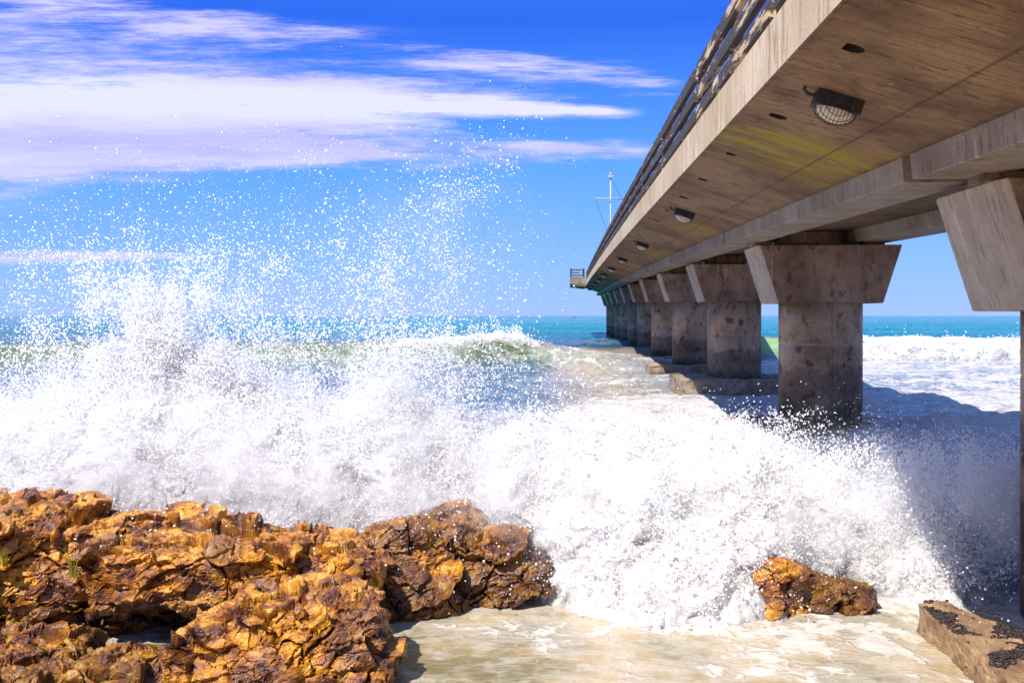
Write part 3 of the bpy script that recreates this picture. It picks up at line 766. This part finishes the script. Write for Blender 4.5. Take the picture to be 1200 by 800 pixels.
# ------------------------------------------------------------------ the breaking wave: foam bodies and spray
def foam_mat(name, c1, c2):
    m = Mat(name); p = m.geo()
    a = m.noise(m.scale(p, (2.2, 2.2, 2.2)), 1, 8, .65); f = m.noise(m.scale(p, (15, 15, 15)), 1, 6, .75)
    v = m.voro(m.vadd(m.scale(p, 9), m.noise(p, 5, 3, col=True), 1.4), 1.0, 'DISTANCE_TO_EDGE')
    c = m.mix((a + (f - .5) * .5).ss(.34, .66), c1, c2)
    m.set(Base_Color=c, Roughness=.7, Specular_IOR_Level=.25, Subsurface_Weight=.6, Subsurface_Radius=(.25, .25, .25), Subsurface_Scale=1.0)
    m.set(Normal=m.bump(a * .06 + f * .05 + v.ss(.12, 0) * .01, .4, .7))
    return m.m
M_foam = foam_mat('white_water', (.44, .415, .40), (.63, .62, .625))
m = Mat('water_drops'); m.set(Base_Color=(.97, .97, .975), Roughness=.4, Specular_IOR_Level=.1)
tr = m.new('ShaderNodeBsdfTranslucent'); tr.inputs[0].default_value = (.98, .98, .985, 1); mx = m.new('ShaderNodeMixShader'); mx.inputs[0].default_value = .6
m.nt.links.new(m.b.outputs[0], mx.inputs[1]); m.nt.links.new(tr.outputs[0], mx.inputs[2]); m.nt.links.new(mx.outputs[0], m.out.inputs[0]); M_drop = m.m

OV = np.array([(1, 0, 0), (-1, 0, 0), (0, 1, 0), (0, -1, 0), (0, 0, 1), (0, 0, -1)], float)
OF = np.array([(0, 2, 4), (2, 1, 4), (1, 3, 4), (3, 0, 4), (2, 0, 5), (1, 2, 5), (3, 1, 5), (0, 3, 5)])
def drops(name, P, r, label, stretch=.5):
    n = len(P)
    q = rng.normal(size=(n, 4)); q /= np.linalg.norm(q, axis=1)[:, None]
    w_, x_, y_, z_ = q.T
    Rm = np.stack([np.stack([1 - 2 * (y_ ** 2 + z_ ** 2), 2 * (x_ * y_ - z_ * w_), 2 * (x_ * z_ + y_ * w_)], 1), np.stack([2 * (x_ * y_ + z_ * w_), 1 - 2 * (x_ ** 2 + z_ ** 2), 2 * (y_ * z_ - x_ * w_)], 1), np.stack([2 * (x_ * z_ - y_ * w_), 2 * (y_ * z_ + x_ * w_), 1 - 2 * (x_ ** 2 + y_ ** 2)], 1)], 1)
    sc = 1 + stretch * np.abs(rng.normal(size=(n, 3))) * np.array([1, .25, .25])
    V = np.einsum('nij,nkj->nki', Rm, OV[None] * sc[:, None, :]) * r[:, None, None] + P[:, None, :]
    Fc = OF[None] + (np.arange(n) * 6)[:, None, None]
    o = mesh_np(name, V.reshape(-1, 3), Fc.reshape(-1, 3), M_drop, smooth=False)
    return tag(o, label, 'spray', kind='stuff')

def radii(n, med=.0065, sg=.45, lo=.0028, hi=.026): return np.clip(med * np.exp(rng.normal(size=n) * sg), lo, hi)

# main burst: profile along the shore, given by bearing
cp = np.array([(-120, 480, 10.1, .3), (0, 478, 10.1, .4), (60, 462, 10.1, .5), (110, 440, 10.1, .4), (150, 420, 10.1, .3), (185, 412, 10.1, .2), (225, 412, 10.1, .2), (270, 428, 10.1, .2), (320, 452, 10.1, .2), (390, 470, 10.1, .1), (425, 458, 10.3, .2), (465, 446, 10.4, .2), (495, 466, 10.4, .2), (520, 484, 10.5, .1), (580, 492, 10.4, .0), (630, 495, 9.9, -.2), (670, 496, 9.3, -.40), (720, 497, 9.0, -.42), (800, 500, 9.0, -.42), (860, 498, 9.15, -.42), (905, 520, 9.6, -.4), (950, 542, 10.2, -.2), (1000, 566, 10.2, -.3), (1050, 592, 9.8, -.45), (1090, 600, 9.8, -.5), (1140, 590, 10.2, -.5), (1200, 578, 10.2, -.5), (1290, 585, 10.2, -.5)])
YC = 11.6
def topz(ppx_): return CZ - (interp(ppx_, cp[:, 0], cp[:, 1]) - 370) / F * YC
nx_, nyy = 760, 330
gx = np.linspace(-7.4, 7.2, nx_); s_ = np.linspace(0, 1, nyy)
GX, GS = np.meshgrid(gx, s_, indexing='ij'); X_ = GX.ravel(); S_ = GS.ravel()
ppx_ = X_ / YC * F + 600
yf = interp(ppx_, cp[:, 0], cp[:, 2]); zf = interp(ppx_, cp[:, 0], cp[:, 3]); zc = topz(ppx_); zb = .15
SF = .62
sf = np.clip(S_ / SF, 0, 1); sb = np.clip((S_ - SF) / (1 - SF), 0, 1)
Yv = np.where(S_ < SF, yf + (YC - yf) * sf ** 1.15, YC + sb * 4.0)
Zv = np.where(S_ < SF, zf - .4 + (zc - zf + .4) * (1 - (1 - sf) ** 1.7), zc + (zb - zc) * sstep(0, 1, sb) - .35 * sb)
Pm = np.stack([X_, Yv, Zv], 1)
env = np.minimum(1, np.minimum(sf * 5 + .15, (1 - sb) * 4 + .0)) * np.clip(.35 + (zc - zf) / 1.4, .3, 1.0)
def billow(P, sc, o=3): return 1 - np.abs(fbm(P * sc, o)) * 2
dvec = np.stack([fbm(Pm * 1.1 + 3, 3), -.8 * np.abs(fbm(Pm * 1.0 + 13, 3)) * 1.6 + .25, fbm(Pm * .9 + 23, 3)], 1) * .28
dvec += np.stack([fbm(Pm * 3.0 + 31, 3), fbm(Pm * 3.0 + 41, 3) * 1.0, fbm(Pm * 3.0 + 51, 3)], 1) * .10
dvec += np.stack([fbm(Pm * 8.0 + 31, 3), fbm(Pm * 8.0 + 41, 3), fbm(Pm * 8.0 + 51, 3)], 1) * .045
dvec += np.stack([pn(Pm * 22.0 + 31), pn(Pm * 22.0 + 41), pn(Pm * 22.0 + 51)], 1) * .018
Pm2 = Pm + dvec * env[:, None]
burst = mesh_np('breaking_wave', Pm2, grid_faces(nx_, nyy), M_foam)
tag(burst, 'white bank of broken water bursting over the golden rocks', 'wave', kind='stuff')

# spray lifted off the bank
def clump(P, sc, thr, soft, o=3):
    return sstep(thr - soft, thr + soft, fbm(P * sc, o, .6))
allP, allr = [], []
# (a) fringe close to the bank
nF = 300000
i = rng.integers(0, len(Pm2), nF); base = Pm2[i] + rng.normal(size=(nF, 3)) * .02
vis = (S_[i] < .86)
off = rng.exponential(1, nF) * interp(base[:, 0] / YC * F + 600, [-100, 100, 200, 300, 500, 700, 900, 1100, 1300], [.14, .20, .22, .18, .14, .08, .08, .11, .12])
dirn = np.stack([rng.normal(size=nF) * .45, -.45 + rng.normal(size=nF) * .45, np.abs(rng.normal(size=nF)) * .8 + .1], 1)
q = base + dirn * off[:, None]
keep = vis & (rng.random(nF) < .25 + .75 * clump(q, np.array([2.6, 2.6, 2.0]), .02, .18)) & (q[:, 2] > -.42)
allP.append(q[keep]); allr.append(radii(keep.sum(), .006, .42))
# (b) plumes: jets thrown up from the bank; bearing, spread, height scale
def plume(pc, psd, n, ztop, pw, lean=0., y0=11.2, ysd=.15, sc=(2.2, 2.2, 1.1), thr=.05, med=.0082, zlow=None, soft=.22):
    xx = wx(pc + rng.normal(size=n) * psd, y0); t = rng.random(n) ** pw
    z0 = (topz(xx / YC * F + 600) - .5) if zlow is None else zlow
    zt = ztop * (1 - .25 * np.abs(rng.normal(size=n)) * .5)
    z = z0 + (zt - z0) * t
    fan = 1 + .9 * t
    xx = wx(pc, y0) + (xx - wx(pc, y0)) * fan + lean * t
    P = np.stack([xx, y0 + rng.normal(size=n) * ysd * (.5 + .6 * t), z], 1)
    k = rng.random(n) < .06 + .94 * clump(P, np.array(sc), thr, soft)
    allP.append(P[k]); allr.append(radii(k.sum(), med * .72, .6, lo=.0022, hi=.013))
plume(205, 40, 62000, wz(285, 11.2), 1.5, .1)
plume(192, 28, 30000, wz(320, 11.2), 1.2, .0)
plume(200, 85, 26000, wz(235, 11.2), 2.3, .2)
plume(110, 80, 18000, wz(330, 11.2), 1.6, -.2)
plume(0, 60, 9000, wz(345, 11.2), 1.5, -.3)
plume(330, 80, 9000, wz(330, 11.2), 1.7, .2)
plume(455, 36, 22000, wz(360, 11.2), 1.6, .3)
plume(410, 70, 6000, wz(250, 11.2), 1.5, .6)
plume(540, 70, 5000, wz(400, 11.2), 1.7, .2)
plume(620, 60, 1800, wz(430, 11.2), 1.8, .1)
plume(800, 70, 7000, wz(470, 11.2), 1.6)
plume(880, 30, 6000, wz(470, 11.2), 1.5)
plume(960, 50, 9000, wz(500, 11.2), 1.5)
plume(1080, 50, 26000, wz(520, 10.6), 1.4, y0=10.9, ysd=.35)
plume(1160, 50, 80000, wz(505, 10.6), 1.1, y0=10.8, ysd=.4)
# (c) the high arc and the scattered drops over the sea and sky
def blob(pc, pyc, sx, sy, n, med=.0066, thr=.0, rot=0., soft=.25, y0=11.0):
    a = rng.normal(size=n) * sx; b = rng.normal(size=n) * sy
    X1 = pc + a * math.cos(rot) - b * math.sin(rot); Y1 = pyc + a * math.sin(rot) + b * math.cos(rot)
    P = np.stack([wx(X1, y0), y0 + rng.normal(size=n) * .7, wz(Y1, y0)], 1)
    k = rng.random(n) < .05 + .95 * clump(P, np.array([2.2, 2.2, 2.2]), thr + .10, soft * .8) * (.4 + .6 * clump(P, np.array([7., 7., 7.]), .0, .2))
    allP.append(P[k]); allr.append(radii(k.sum(), med * .66, .6, lo=.002, hi=.012))
blob(505, 255, 75, 20, 8200, rot=-.75)
blob(540, 225, 40, 14, 1800, rot=-.6)
blob(460, 330, 70, 40, 10500)
blob(480, 345, 40, 30, 4000)
blob(200, 285, 70, 36, 3800)
blob(110, 330, 85, 34, 7500)
blob(300, 250, 170, 50, 5500, med=.0055)
blob(260, 200, 150, 50, 2400, med=.005)
blob(420, 230, 140, 55, 2600, med=.0055)
blob(320, 330, 110, 36, 7000)
blob(60, 300, 60, 45, 900)
blob(600, 330, 50, 50, 500, med=.005)
blob(550, 435, 60, 26, 1000, med=.0095)
blob(660, 440, 40, 25, 160)
blob(430, 420, 80, 32, 2000, med=.009)
blob(330, 420, 60, 30, 3000, med=.009)
# (d) drops flung in front of the rocks and pillar
blob(480, 605, 70, 18, 1500, y0=9.7, med=.006); blob(590, 640, 40, 30, 900, y0=9.6, med=.006)
blob(240, 600, 120, 9, 900, y0=9.0, med=.006); blob(955, 500, 50, 22, 700, y0=12.0, med=.007); blob(1040, 520, 60, 30, 1500, y0=11.5, med=.008)
blob(985, 655, 30, 20, 500, y0=9.5, med=.006); blob(1080, 665, 22, 18, 900, y0=9.6, med=.007)
# (e) strings and torn ligaments of water leaving the bank
i = rng.choice(np.where((S_ > .25) & (S_ < .72))[0], 3600); b0 = Pm2[i]
v0 = np.stack([rng.normal(size=3600) * .7, -.35 + rng.normal(size=3600) * .5, np.abs(rng.normal(size=3600)) * .9 + .15], 1); v0 /= np.linalg.norm(v0, axis=1)[:, None]
L_ = rng.uniform(.08, .42, 3600); tt_ = np.linspace(0, 1, 34)
Ps = b0[:, None, :] + v0[:, None, :] * (L_[:, None] * tt_)[:, :, None]; Ps[:, :, 2] -= (.35 * L_[:, None] * tt_ ** 2)
Ps += .03 * np.stack([fbm(Ps.reshape(-1, 3) * 6 + o_, 2).reshape(Ps.shape[:2]) for o_ in (1, 7, 13)], 2)
rs = (.0085 * np.exp(rng.normal(size=(3600, 1)) * .35)) * (1 - .7 * tt_)[None] * rng.uniform(.55, 1.2, (3600, 34))
kk = rng.random((3600, 34)) > .25 + .45 * tt_[None]
allP.append(Ps[kk]); allr.append(rs[kk])
P = np.concatenate(allP); r = np.concatenate(allr); k = (P[:, 2] > -.3) & ~((P[:, 0] > .8) & (P[:, 2] > 1.95 + .2 * (P[:, 0] < 1.4)))
drops('sea_spray', P[k], r[k], 'white drops and spray thrown up by the wave against the sky')

# breakers beyond
def breaker(name, xs, yc, top, low, wid, amp, label, seed):
    nx2, n2 = len(xs), 46
    GX, GS = np.meshgrid(xs, np.linspace(0, 1, n2), indexing='ij'); X_ = GX.ravel(); S2 = GS.ravel()
    yy = yc(X_); tz = top(X_); wd = wid(X_)
    ang = S2 * math.pi
    P = np.stack([X_, yy - .35 - np.cos(ang) * wd, low + (tz - low) * np.sin(ang) ** .7], 1)
    e = np.sin(ang) ** .5 * amp
    dv = np.stack([fbm(P * .9 + seed, 3), fbm(P * .9 + seed + 9, 3), fbm(P * .9 + seed + 19, 3) * 1.1], 1) * .55 + np.stack([fbm(P * 3 + seed, 3), fbm(P * 3 + seed + 9, 3), fbm(P * 3 + seed + 19, 3)], 1) * .25
    P = P + dv * e[:, None]
    o = mesh_np(name, P, grid_faces(nx2, n2), M_foam); tag(o, label, 'wave', kind='stuff'); return P
Pr = breaker('breaking_wave', np.linspace(15.5, 62, 700), crestR, lambda x_: interp(x_, [15.5, 17, 20, 26, 32, 45, 62], [.2, 1.25, 1.2, 1.1, 1.45, 1.3, 1.0]), -.1, lambda x_: interp(x_, [15.5, 18, 60], [.3, 1.0, 1.1]), .9, 'white breaker rolling in at the right beyond the pier', 4)
Pl = breaker('breaking_wave', np.linspace(-5.5, 1.4, 200), lambda x_: crestL(x_) + .35, lambda x_: interp(x_, [-5.5, -4.5, -3, -1, .4, 1.4], [.5, 1.0, 1.4, 1.72, 1.66, 1.0]), .75, lambda x_: 0 * x_ + .45, .35, 'white foam lip on the green wave behind the burst', 14)
bp, br = [], []
for Pq, n, s in ((Pr, 30000, .09), (Pl, 12000, .09)):
    i = rng.integers(0, len(Pq), n); q = Pq[i] + rng.normal(size=(n, 3)) * .05; q[:, 2] += rng.exponential(1, n) * s * (.4 + 1.6 * clump(q, np.array([.8, .8, .8]), .1, .3)) 
    bp.append(q); br.append(radii(n, .022, .4, .01, .05))
drops('breaker_spray', np.concatenate(bp), np.concatenate(br), 'fine white spray over the breakers beyond the pier pillars')

# ------------------------------------------------------------------ far boat and surfer
boat = empty('boat', (wx(671.5, 1150), 1150, .0), R(8)); tag(boat, 'tiny white boat on the horizon just left of the pier', 'boat')
bm = bmesh.new(); sec = [(-4, .9, .9), (-2, 1.3, 1.0), (1, 1.3, 1.1), (3, .8, 1.4), (4.2, .05, 1.6)]
rings = [[bm.verts.new(c_) for c_ in ((x_, -w_, z_), (x_, -w_ * .6, -.3), (x_, w_ * .6, -.3), (x_, w_, z_))] for x_, w_, z_ in sec]
for A, B in zip(rings, rings[1:]):
    for k in range(4): bm.faces.new((A[k], A[(k + 1) % 4], B[(k + 1) % 4], B[k]))
bm.faces.new(rings[0][::-1]); bm.faces.new(rings[-1]); bm_obj('hull', bm, Mw, boat)
bm = bmesh.new(); add_box(bm, (-2.2, -.9, 1.05), (.4, .9, 2.7)); bm_obj('cabin', bm, Mw, boat, bevel=.1)
bm = bmesh.new(); add_box(bm, (-2.0, -.94, 1.8), (.43, .94, 2.35)); bm_obj('cabin_window', bm, Mdark, boat)

sx_, sy_ = wx(34, 64), 64.0; sz_ = float(sea_h(sx_, sy_)) + .02
m = Mat('surfboard_foam').set(Base_Color=(.25, .12, .10), Roughness=.4)
bd = empty('surfboard', (sx_, sy_, sz_), R(205)); tag(bd, 'dark red surfboard floating under the paddling surfer', 'surfboard')
bm = bmesh.new(); N2 = 14; rr = []
for i in range(N2 + 1):
    q = -1 + 2 * i / N2; wv = .26 * (1 - abs(q) ** 3.2) + .01; z_ = .10 * max(0, q) ** 3
    rr.append([bm.verts.new(v_) for v_ in ((q * 1.0, -wv, z_ + .03), (q * 1.0, 0, z_ - .03), (q * 1.0, wv, z_ + .03), (q * 1.0, 0, z_ + .07))])
for A, B in zip(rr, rr[1:]):
    for k in range(4): bm.faces.new((A[k], A[(k + 1) % 4], B[(k + 1) % 4], B[k]))
bm.faces.new(rr[0][::-1]); bm.faces.new(rr[-1]); bm_obj('board', bm, m.m, bd, smooth=True)
person = empty('person', (sx_, sy_, sz_ + .07), R(205)); tag(person, 'surfer in a dark wetsuit lying on a board, head raised, among the spray', 'person')
J = [(-.35, 0, .12), (.05, 0, .16), (.32, 0, .27), (.42, 0, .40), (.50, 0, .52), (.30, .2, .26), (.45, .34, .12), (.66, .30, -.02), (.30, -.2, .26), (.45, -.34, .12), (.66, -.30, -.02), (-.40, .1, .10), (-.80, .12, .08), (-1.1, .12, .08), (-.40, -.1, .10), (-.80, -.12, .08), (-1.1, -.12, .10)]
E = [(0, 1), (1, 2), (2, 3), (3, 4), (2, 5), (5, 6), (6, 7), (2, 8), (8, 9), (9, 10), (0, 11), (11, 12), (12, 13), (0, 14), (14, 15), (15, 16)]
rad = [.12, .13, .15, .06, .11, .07, .05, .035, .07, .05, .035, .09, .06, .04, .09, .06, .04]
me = bpy.data.meshes.new('body'); me.from_pydata(J, E, []); body = link(bpy.data.objects.new('body', me), person)
sk = body.modifiers.new('skin', 'SKIN'); sk.use_smooth_shade = True
for v_, q in zip(me.skin_vertices[0].data, rad): v_.radius = (q, q)
me.skin_vertices[0].data[0].use_root = True
ss_ = body.modifiers.new('sub', 'SUBSURF'); ss_.levels = 1; ss_.render_levels = 1
m = Mat('wetsuit'); p = m.coords(); qx, qy, qz = m.sep(p)
c = m.mix(qz.ss(.41, .43), (.035, .018, .02), (.34, .17, .11)); c = m.mix(((qx - .37).abs()).ss(.05, .03) * qz.ss(.42, .40), c, (.65, .6, .6))
m.set(Base_Color=c, Roughness=.5); me.materials.append(m.m)
bm = bmesh.new(); bmesh.ops.create_uvsphere(bm, u_segments=16, v_segments=10, radius=.118, matrix=Matrix.Translation((.475, 0, .565)) @ Matrix.Diagonal((1.05, .95, .9, 1)))
m = Mat('brown_hair').set(Base_Color=(.08, .035, .02), Roughness=.6); bm_obj('hair', bm, m.m, person, smooth=True)

# fine mist hanging in the plume
m = Mat('spray_mist'); m.nt.nodes.remove(m.b)
pv = m.new('ShaderNodeVolumePrincipled'); m.nt.links.new(pv.outputs[0], m.out.inputs['Volume'])
p = m.geo(); qx, qy, qz = m.sep(p)
def puff(cx, cy, cz, sx, sy, sz, k):
    a, b, c_ = (qx - cx) / sx, (qy - cy) / sy, (qz - cz) / sz
    return ((a * a + b * b + c_ * c_) * -1.0).exp() * k
dn = (puff(-4.3, 11.2, 1.6, 2.4, .5, .5, .5) + puff(-1.5, 11.2, 1.75, 1.0, .5, .6, .6) + puff(5.2, 10.7, .5, 1.2, .5, .65, .9) + puff(-4.0, 10.5, 1.0, 2.8, .5, .6, 1.4) + puff(-.6, 10.5, .75, 1.4, .5, .6, .9) + puff(1.7, 9.9, .35, 1.3, .5, .6, 1.2) + puff(3.4, 10.4, .5, .9, .4, .45, 1.0) + puff(-.9, 11.0, 3.7, .9, .5, .6, .16))
nz_ = m.noise(m.scale(p, (1.8, 1.8, 1.5)), 1, 4, .6).ss(.38, .68)
ed = (qx + 7.4).ss(0, .5) * ((qx * -1.0) + 6.9).ss(0, .5) * (qy - 9.7).ss(0, .3) * ((qy * -1.0) + 12.9).ss(0, .3) * ((qz * -1.0) + 5.4).ss(0, .6)
den = dn * nz_ * ed * 1.9
m.nt.links.new(den.s, pv.inputs['Density']); pv.inputs['Color'].default_value = (.98, .98, .985, 1); pv.inputs['Anisotropy'].default_value = -.42
bm = bmesh.new(); add_box(bm, (-7.4, 9.7, -.3), (6.9, 12.9, 5.4))
mist = bm_obj('spray_mist', bm, m.m); tag(mist, 'fine white mist hanging in the plume of spray above the breaking wave', 'mist', kind='stuff')
S.cycles.volume_bounces = 4; S.cycles.volume_step_rate = 2.0; S.cycles.volume_preview_step_rate = 2.0
